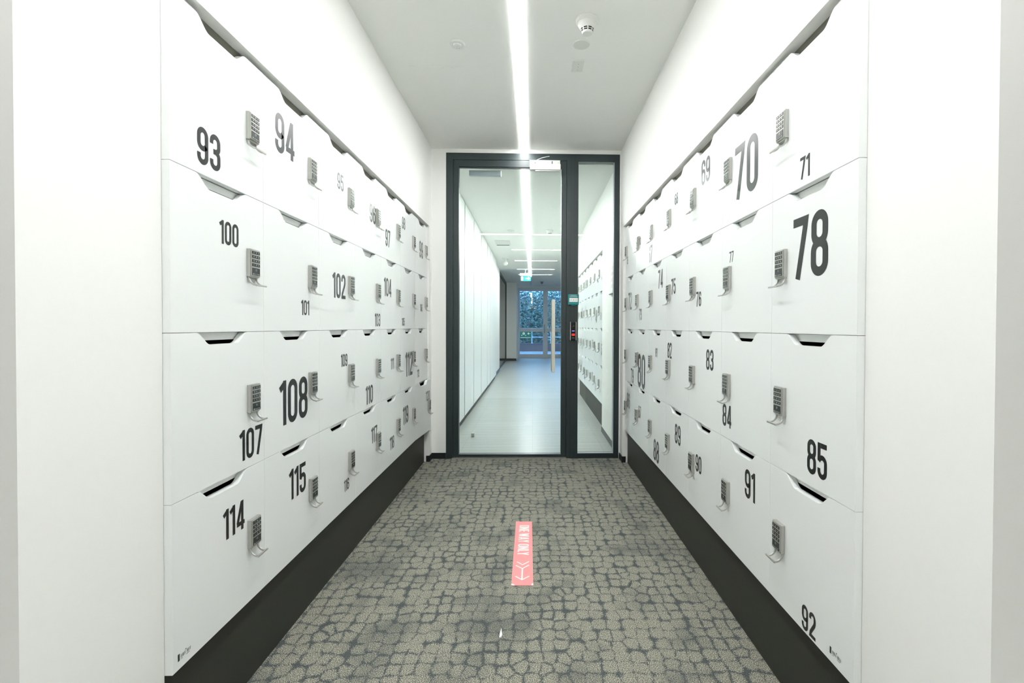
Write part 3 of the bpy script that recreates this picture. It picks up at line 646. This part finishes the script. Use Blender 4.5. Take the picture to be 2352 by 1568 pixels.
# glazed partition on the left and far doors
gp = thing('glass_partition', 'dark framed glass partition at the far left of the hall', 'partition', (-.85, 13.9, 0))
obj('frame', boxes([((-.03, -1.75, 0), (.02, -1.68, ZC2)), ((-.03, 1.67, 0), (.02, 1.74, ZC2)), ((-.03, -1.68, ZC2-.08), (.02, 1.67, ZC2)), ((-.03, -1.68, 0), (.02, 1.67, .03))]), 'seam', gp)
obj('glass_pane', boxes([((-.008, -1.68, .03), (.0, 1.67, ZC2-.08))]), 'glass2', gp)
DZ = 2.41
struct('wall_hall_end', boxes([((-.518, YF, DZ), (3.3, YF+.1, ZC2+.1)), ((2.3, YF, 0), (3.3, YF+.1, DZ))]), 'wall')
for i, (x0, x1) in enumerate(((-.505, .435), (.435, 1.375), (1.375, 2.30))):
    w = thing('door_%d' % (i+2), None, None, (x0, YF, 0), kind='structure'); a = x1-x0; s_ = .055 if i == 0 else .075
    obj('leaf_frame', boxes([((0, -.03, .0), (s_, .05, DZ-.01)), ((a-.085, -.03, 0), (a, .05, DZ-.01)), ((s_, -.03, DZ-.12), (a-.085, .05, DZ-.01)), ((s_, -.03, .90), (a-.085, .05, 1.02)), ((s_, -.03, .015), (a-.085, .05, .13))]), 'alu', w)
    obj('glass_pane', boxes([((s_, .005, .13), (a-.085, .013, .90)), ((s_, .005, 1.02), (a-.085, .013, DZ-.12))]), 'glass2', w)
    obj('door_handle', bbx((a-.05, -.06, .85), (a-.02, -.03, 1.15), .005), 'grey', w)
struct('trim_3', boxes([((-.518, YF-.02, 0), (-.505, YF+.06, DZ-.01)), ((-.518, YF-.035, 0), (2.3, YF+.06, .016)), ((-.518, YF-.005, DZ-.01), (2.3, YF+.06, DZ))]), 'alu')
sg = thing('door_sign', 'green assembly point sign on the lower pane of the far door', 'sign', (-.445, YF-.002, .66))
obj('panel', boxes([((0, 0, 0), (.39, .004, .24))]), 'signg', sg)
bm = bmesh.new(); f = lambda a, b, e: (a, -.001, b)
strokes(bm, [(arc(.13, .175, 0, 360, .028, .028, 16), True)], .03, f)
for x in (.065, .195): strokes(bm, [([(x, .10), (x, .125)], False)], .035, f)
strokes(bm, [([(.27, .175), (.36, .175)], False), ([(.305, .21), (.268, .175), (.305, .14)], False), ([(.02, .04), (.37, .04)], False)], .016, f)
obj('pictogram', bm, 'signw', sg)

# outdoors
struct('floor', boxes([((-8, YF+.12, -.15), (10, 40, -.02))]), 'pave')
tag(obj('garden_wall', bbx((-6, 22.0, -.02), (9, 22.3, .33), .01), 'brick'), 'low brick garden wall outside the far glazed doors', 'garden wall')
rl = thing('railing', 'white metal railing standing on the low garden wall outside', 'railing', (0, 22.1, .33))
obj('top_rail', boxes([((-6, -.02, .64), (9, .02, .68))]), 'rail', rl); obj('middle_rail', boxes([((-6, -.02, .26), (9, .02, .295))]), 'rail', rl)
for k in range(-6, 10):
    o = obj('post', boxes([((k*.84-.062, -.018, 0), (k*.84-.028, .018, .64)), ((k*.84-.09, -.04, 0), (k*.84, .04, .025))]), 'rail', rl)
random.seed(11)
def hedge(n, x0, x1, y0, y1, z0, z1, m, size, thin):
    bm = bmesh.new(); i = 0
    while i < n:
        z = random.uniform(z0, z1)
        if z > 2.1 and random.random() < min(.97, thin*(z-2.1)): continue
        p = Vector((random.uniform(x0, x1), random.uniform(y0, y1), z)); a = random.uniform(0, 2*PI); d = Vector((math.cos(a), random.uniform(-.6, .6), math.sin(a)*.8-.2)).normalized()
        sd = d.cross(Vector((random.uniform(-1, 1), random.uniform(-1, 1), random.uniform(-1, 1)))).normalized(); l = size*random.uniform(.7, 1.5); w = l*.14
        v = [bm.verts.new(q) for q in (p, p+d*l*.5+sd*w, p+d*l, p+d*l*.5-sd*w)]; bm.faces.new(v); i += 1
    return bm
hg = tag(obj('hedge', hedge(30000, -2.5, 4.5, 24.6, 26.0, 0, 4.5, 'leaf', .15, 1.0), 'leaf'), 'dense dark leafy hedge outside the far glazed doors', 'hedge'); hg['kind'] = 'stuff'
hg = tag(obj('bamboo', hedge(11000, -2.5, 4.5, 22.8, 23.7, -.02, 3.6, 'leaf2', .12, 1.1), 'leaf2'), 'paler long leaved foliage in front of the hedge outside', 'foliage'); hg['kind'] = 'stuff'
